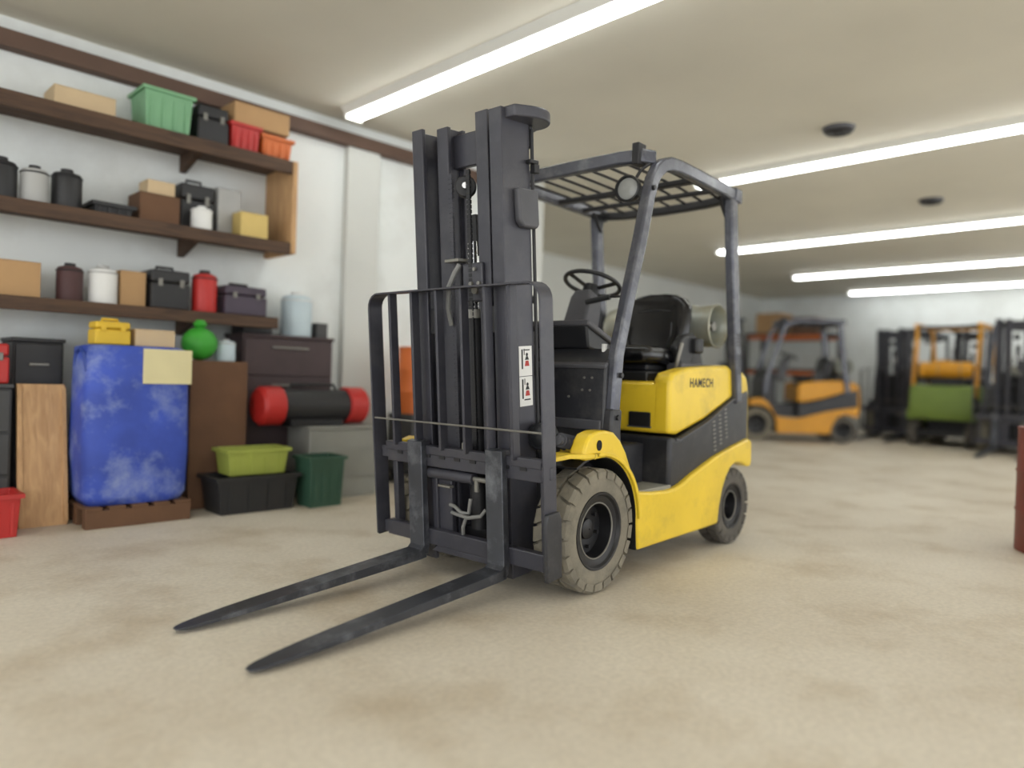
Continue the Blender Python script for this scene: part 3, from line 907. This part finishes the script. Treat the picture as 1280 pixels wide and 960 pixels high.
# ------------------------------------------------------------------ shelf wall
SHELFW = wood('dark_shelf_wood', (62, 44, 32), (92, 68, 50))
TANW = wood('tan_wood', (178, 138, 96), (206, 166, 120), (14, 14, 1.5))
CARD = mat('cardboard', (182, 146, 104), 0.85, 0, 0.06, 5.0)
CARDL = mat('light_cardboard', (206, 182, 146), 0.85, 0, 0.06, 5.0)
BROWN = mat('brown_box', (104, 74, 52), 0.8, 0, 0.12, 5.0)
MAROON = mat('maroon_paint', (74, 46, 46), 0.6, 0, 0.12, 5.0)
REDP = mat('red_plastic', (186, 44, 40), 0.45, 0, 0.08, 5.0)
ORANGEP = mat('orange_plastic', (206, 108, 48), 0.5, 0, 0.08, 5.0)
GREENPL = mat('green_plastic', (60, 160, 50), 0.5, 0, 0.1, 5.0)
MINT = mat('mint_plastic', (124, 174, 132), 0.5, 0, 0.06, 5.0)
BLUE = mat('blue_sack', (58, 82, 178), 0.6, 0, 0.25, 4.0, 0.3, 14, dirt=(150, 164, 202), dirt_amt=0.95, dirt_scale=3.2)
BLUEP = mat('blue_paint', (48, 72, 150), 0.5, 0, 0.1, 5.0)
LBLUE = mat('pale_blue_plastic', (196, 212, 220), 0.5, 0, 0.04, 5.0)
YELP = mat('yellow_plastic', (222, 184, 52), 0.5, 0, 0.06, 5.0)
CREAM = mat('cream_paper', (222, 212, 166), 0.8, 0, 0.04, 5.0)
LIME = mat('lime_plastic', (160, 170, 78), 0.5, 0, 0.08, 5.0)
DGREEN = mat('dark_green_paint', (52, 84, 68), 0.5, 0, 0.1, 5.0)
GREYM = mat('grey_metal', (140, 140, 134), 0.5, 0.1, 0.08, 5.0)
LGREY = mat('light_grey_plastic', (176, 176, 174), 0.5, 0, 0.06, 5.0)
DGREY = mat('dark_grey_metal', (66, 66, 66), 0.5, 0.1, 0.1, 5.0)
REDST = mat('rust_red_paint', (124, 56, 44), 0.5, 0, 0.15, 4.0, dirt=(84, 50, 40), dirt_amt=0.5)


def base(x0, x1, y0, y1, z, name):
    return empty(name, ((x0 + x1) / 2, (y0 + y1) / 2, z)), (x1 - x0) / 2, (y1 - y0) / 2


def carton(x0, x1, y0, y1, z0, z1, m, label, name='cardboard_box', group=None):
    t, a, b = base(x0, x1, y0, y1, z0, name)
    h = z1 - z0
    MB().box(-a, a, -b, b, 0, h - 0.004).build('body', m, t, 0.004)
    MB().box(-a, a, -b, -0.002, h - 0.004, h).build('flap', m, t)
    MB().box(-a, a, 0.002, b, h - 0.004, h).build('flap', m, t)
    MB().box(-a - 0.001, a + 0.001, -0.025, 0.025, h - 0.002, h + 0.001).build('tape', CREAM, t)
    return tag(t, label, 'box', group)


def crate(x0, x1, y0, y1, z0, z1, m, label, name='plastic_crate', cat='crate'):
    t, a, b = base(x0, x1, y0, y1, z0, name)
    h = z1 - z0
    R = []
    for z, k in ((0, 0.88), (h * 0.85, 0.97), (h, 1.0)):
        R.append([(-a * k, -b * k, z), (a * k, -b * k, z), (a * k, b * k, z), (-a * k, b * k, z)])
    for z, k in ((h, 0.93), (0.02, 0.82)):
        R.append([(-a * k, -b * k, z), (a * k, -b * k, z), (a * k, b * k, z), (-a * k, b * k, z)])
    MB().loft(R).build('tub', m, t, 0.006)
    for q in range(4):
        x = -a * 0.7 + a * 1.4 * q / 3
        MB().box(x - 0.008, x + 0.008, b * 0.93, b * 0.985, h * 0.1, h * 0.8).build('rib', m, t)
    MB().sweep([(-a - 0.006, -b - 0.006, h - 0.012), (a + 0.006, -b - 0.006, h - 0.012), (a + 0.006, b + 0.006, h - 0.012), (-a - 0.006, b + 0.006, h - 0.012), (-a - 0.006, -b - 0.006, h - 0.012)], 0.024, 0.014, (0, 0, 1)).build('rim', m, t)
    return tag(t, label, cat)


def can(x, y, z, r, h, m, label, name='canister', lidm=None, cat='canister', group=None):
    t = empty(name, (x, y, z))
    MB().lathe([(0.01, 0), (r * 0.96, 0), (r, 0.012), (r, h * 0.80), (r * 0.9, h * 0.88), (r * 0.45, h * 0.93), (0.01, h * 0.93)], (0, 0, 0), (0, 0, 1), 24).build('body', m, t)
    MB().lathe([(0.01, h * 0.92), (r * 0.42, h * 0.92), (r * 0.42, h), (0.01, h)], (0, 0, 0), (0, 0, 1), 18).build('cap', lidm or DARK, t)
    MB().torus((0, 0, h * 0.8), (0, 0, 1), r, 0.005, 24, 6).build('seam', lidm or DARK, t)
    return tag(t, label, cat, group)


def case(x0, x1, y0, y1, z0, z1, m, label, name='tool_case', cat='case', hm=None):
    t, a, b = base(x0, x1, y0, y1, z0, name)
    h = z1 - z0
    MB().box(-a, a, -b, b, 0, h * 0.60).build('body', m, t, 0.012, 3)
    MB().box(-a * 0.98, a * 0.98, -b * 0.98, b * 0.98, h * 0.62, h * 0.9).build('lid', m, t, 0.014, 3)
    MB().tube([(-a * 0.45, 0, h * 0.88), (-a * 0.42, 0, h), (a * 0.42, 0, h), (a * 0.45, 0, h * 0.88)], 0.010, 8).build('handle', hm or DARK, t)
    for s in (-0.55, 0.55):
        MB().box(a * s - 0.015, a * s + 0.015, b * 0.97, b + 0.008, h * 0.52, h * 0.70).build('latch', hm or STEEL, t, 0.003)
    return tag(t, label, cat)


def cabinet(x0, x1, y0, y1, h, m, label, rows=3, name='metal_cabinet'):
    t, a, b = base(x0, x1, y0, y1, 0, name)
    MB().box(-a, a, -b, b - 0.012, 0.05, h - 0.025).build('body', m, t, 0.005)
    MB().box(-a - 0.008, a + 0.008, -b, b + 0.006, h - 0.025, h).build('top', m, t, 0.005)
    MB().box(-a + 0.02, a - 0.02, -b + 0.02, b - 0.04, 0, 0.05).build('plinth', DARK, t)
    dh = (h - 0.085) / rows
    for k in range(rows):
        d = MB().box(-a + 0.012, a - 0.012, b - 0.014, b + 0.004, 0.06 + k * dh, 0.06 + (k + 1) * dh - 0.012).build('drawer', m, t, 0.004)
        MB().box(-a * 0.4, a * 0.4, b + 0.004, b + 0.020, 0.06 + (k + 0.72) * dh, 0.06 + (k + 0.72) * dh + 0.016).build('handle', STEEL, d, 0.003)
    return tag(t, label, 'cabinet')


# three wooden shelves on the wall, one above the other, and a panel closing their right end
YF = -2.58
for z0, z1, x0, lab in ((2.46, 2.56, -0.10, 'uppermost dark brown wall shelf, the one with the mint green bin'),
                        (1.85, 1.94, -0.10, 'middle dark brown wall shelf, the one with the round canisters at its left'),
                        (1.28, 1.365, -0.02, 'lowest dark brown wall shelf, just above the blue sack')):
    sf = empty('wall_shelf', (1.7, -3.0, z1))
    for k in range(3):
        ya = 0.005 + k * 0.138
        MB().box(x0 - 1.7, 1.75, ya, ya + 0.134, -0.035, 0).build('board', SHELFW, sf, 0.004)
    MB().box(x0 - 1.7, 1.75, 0.417, 0.45, z0 - z1, -0.002).build('front_rail', SHELFW, sf, 0.005)
    for x in (0.55, 1.95, 3.3):
        MB().prism([(0.005, -0.16), (0.005, -0.036), (0.38, -0.036), (0.38, -0.06), (0.05, -0.16)], 'x', x - 1.72, x - 1.68).build('bracket', SHELFW, sf, 0.004)
    tag(sf, lab, 'shelf', 'wall shelves')
ep = empty('end_panel', (-0.125, -2.78, 1.86))
MB().box(-0.02, 0.02, -0.215, 0.23, 0, 0.70).build('panel', TANW, ep, 0.004)
for z in (0.03, 0.62):
    MB().box(0.005 - 0.035, -0.02, -0.2, 0.21, z, z + 0.05).build('batten', TANW, ep, 0.003)
tag(ep, 'tan wooden panel closing the right end of the upper wall shelves', 'panel')

# uppermost wall shelf
crate(0.62, 0.94, -2.92, -2.62, 2.56, 2.84, MINT, 'mint green plastic bin on the uppermost wall shelf', 'plastic_bin', 'bin')
case(0.36, 0.58, -2.92, -2.64, 2.56, 2.86, CHAR, 'black case beside the mint green bin on the uppermost wall shelf')
crate(0.13, 0.345, -2.94, -2.62, 2.56, 2.76, REDP, 'red crate on the uppermost wall shelf next to the black case')
crate(-0.13, 0.11, -2.94, -2.62, 2.56, 2.73, ORANGEP, 'orange crate at the end of the uppermost wall shelf')
carton(-0.11, 0.32, -2.92, -2.64, 2.762, 2.92, CARD, 'cardboard box lying on top of the red and orange crates')
carton(1.1, 1.45, -2.92, -2.66, 2.56, 2.70, CARDL, 'flat pale box on the uppermost wall shelf, left of the mint green bin')
# middle wall shelf
can(1.70, -2.74, 1.94, 0.085, 0.26, CHAR, 'black canister at the left end of the middle wall shelf in view')
can(1.53, -2.72, 1.94, 0.075, 0.24, LGREY, 'grey canister between two black ones on the middle wall shelf')
can(1.35, -2.74, 1.94, 0.085, 0.26, CHAR, 'black canister right of the grey canister on the middle wall shelf')
crate(0.98, 1.22, -2.90, -2.64, 1.94, 2.02, CHAR, 'low black tray on the middle wall shelf', 'parts_tray', 'tray')
carton(0.68, 0.94, -2.90, -2.66, 1.94, 2.14, BROWN, 'brown box on the middle wall shelf beside the low black tray')
carton(0.70, 0.88, -2.88, -2.70, 2.142, 2.24, CARDL, 'small pale box stacked on the brown box')
case(0.40, 0.64, -2.94, -2.76, 1.94, 2.32, CHAR, 'tall black case on the middle wall shelf, behind a white tub')
can(0.53, -2.66, 1.94, 0.07, 0.17, WHITE, 'short white tub in front of the tall black case', 'tub', WHITE, 'tub')
carton(0.20, 0.37, -2.94, -2.77, 1.94, 2.30, LGREY, 'grey upright box behind the yellow box on the middle wall shelf')
carton(0.06, 0.27, -2.75, -2.60, 1.94, 2.12, mat('pale_yellow_card', (212, 186, 116), 0.8, 0, 0.05), 'pale yellow box at the right end of the middle wall shelf')
# lowest wall shelf
carton(1.50, 1.80, -2.90, -2.64, 1.365, 1.58, CARD, 'wide tan box at the left end of the lowest wall shelf in view')
can(1.33, -2.70, 1.365, 0.075, 0.24, MAROON, 'dark maroon canister beside the wide tan box')
can(1.14, -2.70, 1.365, 0.085, 0.25, WHITE, 'white canister next to the maroon one on the lowest wall shelf', 'canister', LGREY)
carton(0.88, 1.04, -2.88, -2.68, 1.365, 1.60, CARD, 'narrow tan box beside the white canister')
case(0.60, 0.86, -2.92, -2.64, 1.365, 1.66, CHAR, 'black case on the lowest wall shelf beside a red canister')
can(0.48, -2.70, 1.365, 0.085, 0.30, REDP, 'red canister on the lowest wall shelf')
case(0.04, 0.36, -2.92, -2.62, 1.365, 1.60, mat('plum_plastic', (72, 62, 76), 0.5, 0, 0.1), 'plum grey case at the right end of the lowest wall shelf')

# ------------------------------------------------------------------ along the floor below the shelf
cabinet(1.66, 2.55, -2.98, -2.48, 0.84, DGREY, 'dark grey drawer cabinet under the left end of the shelf', 3)
case(1.67, 1.88, -2.74, -2.52, 0.84, 1.10, REDP, 'red toolbox standing on the dark grey drawer cabinet', 'toolbox', 'toolbox')
crate(1.66, 1.95, -2.44, -2.18, 0, 0.24, REDP, 'low red crate on the floor in front of the dark grey cabinet')
cabinet(1.36, 1.63, -2.98, -2.66, 1.12, CHAR, 'narrow black cabinet behind the leaning wooden board', 2)
# leaning wooden board
wbd = empty('wooden_board', (1.505, -2.42, 0))
MB().box(-0.125, 0.125, -0.02, 0.02, 0, 0.84).xf(lambda x, y, z: (x, y - z * 0.16, z)).build('panel', TANW, wbd, 0.003)
for x in (-0.115, 0.115):
    MB().box(x - 0.012, x + 0.012, 0.02, 0.032, 0.02, 0.82).xf(lambda x, y, z: (x, y - z * 0.16, z)).build('edge_strip', TANW, wbd, 0.002)
tag(wbd, 'upright tan wooden board leaning beside the blue sack', 'board')


def pallet(x, y, rz, w, d, label):
    t = empty('pallet', (x, y, 0), rz)
    for k in range(5):
        xx = -w / 2 + (w - 0.09) * k / 4
        MB().box(xx, xx + 0.09, -d / 2, d / 2, 0.105, 0.125).build('top_slat', BROWN, t, 0.003)
    for yy in (-d / 2, -0.04, d / 2 - 0.08):
        MB().box(-w / 2, w / 2, yy, yy + 0.08, 0.0, 0.105).build('bearer', BROWN, t, 0.003)
    return tag(t, label, 'pallet')


pallet(1.05, -2.38, 0, 0.60, 0.46, 'brown wooden pallet under the blue sack')
sk = empty('bulk_sack', (1.05, -2.39, 0.126))
R = []
for z, k in ((0, 0.90), (0.05, 0.98), (0.3, 1.02), (0.6, 1.0), (0.85, 0.98), (0.95, 0.95), (0.965, 0.80)):
    ring = []
    for i in range(32):
        t = 2 * PI * i / 32
        c, s = math.cos(t), math.sin(t)
        e = 0.35
        w = 1 + 0.012 * math.sin(5 * t + z * 9)
        ring.append((0.305 * k * w * math.copysign(abs(c) ** e, c), 0.215 * k * w * math.copysign(abs(s) ** e, s), z))
    R.append(ring)
MB().loft(R).build('sack_body', BLUE, sk, smooth=70)
MB().box(-0.29, 0.0, 0.212, 0.222, 0.735, 0.95).build('paper_label', CREAM, sk, label='cream paper sheet stuck near the top')
for s in (-1, 1):
    MB().tube([(s * 0.285, 0.14, 0.80), (s * 0.30, 0.12, 0.91), (s * 0.30, 0.04, 0.94), (s * 0.30, -0.04, 0.91), (s * 0.285, -0.06, 0.80)], 0.012, 8).build('lifting_loop', BLUEP, sk)
tag(sk, 'blue printed bulk sack with a cream sheet standing on a pallet', 'sack')
case(1.09, 1.29, -2.44, -2.28, 1.093, 1.248, YELP, 'yellow case lying on top of the blue sack', 'yellow_case', 'case', YELP)
carton(0.82, 1.06, -2.50, -2.30, 1.093, 1.20, CARDL, 'pale tan box on top of the blue sack beside the yellow case')
carton(0.26, 0.66, -2.80, -2.44, 0.0, 1.02, BROWN, 'tall brown box right of the blue sack with a green bag on top')
# green bag
gb = empty('green_bag', (0.56, -2.56, 1.02))
MB().ball((0, 0, 0.115), 0.115, 0.10, 0.115, 20, 12).xf(lambda x, y, z: (x * (1 + 0.06 * math.sin(9 * z)), y, max(0.0, z))).build('bag_body', GREENPL, gb, smooth=70)
MB().lathe([(0.015, 0.21), (0.05, 0.25), (0.03, 0.28), (0.005, 0.27)], (0, 0, 0), (0, 0, 1), 12).build('knot', GREENPL, gb)
tag(gb, 'bright green bag tied at the top, sitting on the tall brown box', 'bag')
can(0.36, -2.60, 1.02, 0.07, 0.16, LBLUE, 'pale tub beside the bright green bag', 'tub', LGREY, 'tub')
cabinet(-0.56, 0.20, -2.98, -2.66, 1.24, mat('dusty_maroon', (70, 56, 58), 0.6, 0, 0.12), 'dusty maroon cabinet behind the red-ended generator', 4)
case(-0.05, 0.18, -2.92, -2.70, 1.24, 1.358, CHAR, 'flat black case on the dusty maroon cabinet')
can(-0.30, -2.80, 1.24, 0.12, 0.36, LBLUE, 'pale blue jug standing on the dusty maroon cabinet', 'jug', WHITE, 'jug')
carton(-0.54, -0.44, -2.92, -2.72, 1.24, 1.36, DGREY, 'small dark box beside the pale blue jug')
# steel bench with a red-ended machine
bn = empty('steel_box', (-0.46, -2.46, 0))
MB().box(-0.30, 0.30, -0.17, 0.17, 0, 0.53).build('body', GREYM, bn, 0.008)
MB().box(-0.31, 0.31, -0.18, 0.18, 0.53, 0.555).build('lid', GREYM, bn, 0.005)
for z in (0.16, 0.36):
    MB().box(-0.27, 0.27, 0.17, 0.178, z, z + 0.015).build('swage', GREYM, bn)
tag(bn, 'plain grey steel box on the floor under the red-ended generator', 'box')
gn = empty('generator', (-0.27, -2.46, 0.555))
MB().cyl((-0.28, 0, 0.15), (0.28, 0, 0.15), 0.125, n=28).build('body', CHAR, gn, 0.01)
for s in (-1, 1):
    MB().lathe([(0.13, 0.27), (0.145, 0.28), (0.145, 0.42), (0.12, 0.445), (0.02, 0.45)], (0, 0, 0.15), (s, 0, 0), 28).build('end_cap', REDP, gn)
MB().box(-0.22, 0.22, -0.10, 0.10, 0, 0.05).build('foot', DARK, gn, 0.006)
MB().tube([(-0.2, 0, 0.27), (-0.18, 0, 0.31), (0.18, 0, 0.31), (0.2, 0, 0.27)], 0.012, 8).build('handle', DARK, gn)
tag(gn, 'black portable generator with two red end caps', 'generator')
crate(0.02, 0.60, -2.40, -2.10, 0, 0.25, CHAR, 'low black crate on the floor with a lime tub on it')
crate(0.08, 0.52, -2.36, -2.14, 0.252, 0.43, LIME, 'lime green tub standing on the low black crate', 'plastic_tub', 'tub')
crate(-0.30, -0.02, -2.25, -2.02, 0, 0.36, DGREEN, 'dark green bin on the floor in front of the grey steel box', 'plastic_bin', 'bin')
# orange drum on a trolley by the wall
pt = empty('hand_trolley', (-1.40, -2.62, 0))
MB().box(-0.20, 0.20, -0.20, 0.20, 0.10, 0.13).build('deck', DARK, pt, 0.005)
for x in (-0.15, 0.15):
    for y in (-0.15, 0.15):
        MB().lathe([(0.012, -0.02), (0.045, -0.02), (0.05, -0.012), (0.05, 0.012), (0.045, 0.02), (0.012, 0.02)], (x, y, 0.05), (1, 0, 0), 18, closed=True).build('castor', DARK, pt)
        MB().box(x - 0.026, x + 0.026, y - 0.012, y + 0.012, 0.05, 0.10).build('fork_bracket', STEEL, pt)
MB().box(-0.18, 0.18, -0.18, 0.18, 0.13, 0.62).build('chest', DGREY, pt, 0.01)
tag(pt, 'dark trolley chest by the wall behind the load backrest', 'trolley')


def drum(x, y, z, r, h, m, label):
    t = empty('drum', (x, y, z))
    MB().lathe([(0.01, 0.01), (r * 0.96, 0.01), (r * 0.97, 0), (r, 0.004), (r, h * 0.32), (r * 1.025, h * 0.335), (r, h * 0.35), (r, h * 0.64), (r * 1.025, h * 0.655), (r, h * 0.67), (r, h - 0.004), (r * 0.97, h), (r * 0.95, h - 0.012), (0.01, h - 0.012)], (0, 0, 0), (0, 0, 1), 36).build('shell', m, t)
    MB().torus((0, 0, h), (0, 0, 1), r * 0.985, 0.010, 36, 8).build('rim', m, t)
    MB().cyl((r * 0.55, 0, h - 0.014), (r * 0.55, 0, h + 0.008), 0.03, n=12).build('bung', STEEL, t)
    return tag(t, label, 'drum')


drum(-1.40, -2.62, 0.62, 0.17, 0.58, ORANGEP, 'orange drum standing on the dark trolley chest')
can(-1.77, -2.66, 0, 0.13, 0.62, BLUEP, 'tall blue canister on the floor beside the dark trolley')
drum(-2.95, 1.90, 0, 0.30, 0.76, REDST, 'rust red steel drum standing alone at the right edge')
# tall rack on the left of the parked trucks
rk = empty('pallet_rack', (-13.6, -4.6, 0))
for x in (-0.4, 0.4):
    for y in (-0.9, 0.9):
        MB().box(x - 0.04, x + 0.04, y - 0.04, y + 0.04, 0, 2.1).build('upright', DGREY, rk, 0.004)
for z in (0.3, 1.3, 2.1):
    MB().box(-0.44, 0.44, -0.95, 0.95, z, z + 0.05).build('shelf_deck', DGREY, rk, 0.004)
    for x in (-0.4, 0.4):
        MB().box(x - 0.025, x + 0.025, -0.86, 0.86, z - 0.08, z).build('beam', ORANGEP, rk, 0.004)
tag(rk, 'tall dark pallet rack with orange beams behind the orange forklift', 'rack')
carton(-13.9, -13.3, -5.35, -4.75, 2.151, 2.62, CARD, 'large tan carton on the top deck of the pallet rack')
carton(-13.9, -13.3, -4.5, -3.95, 2.151, 2.5, BROWN, 'brown carton on the top deck of the pallet rack')
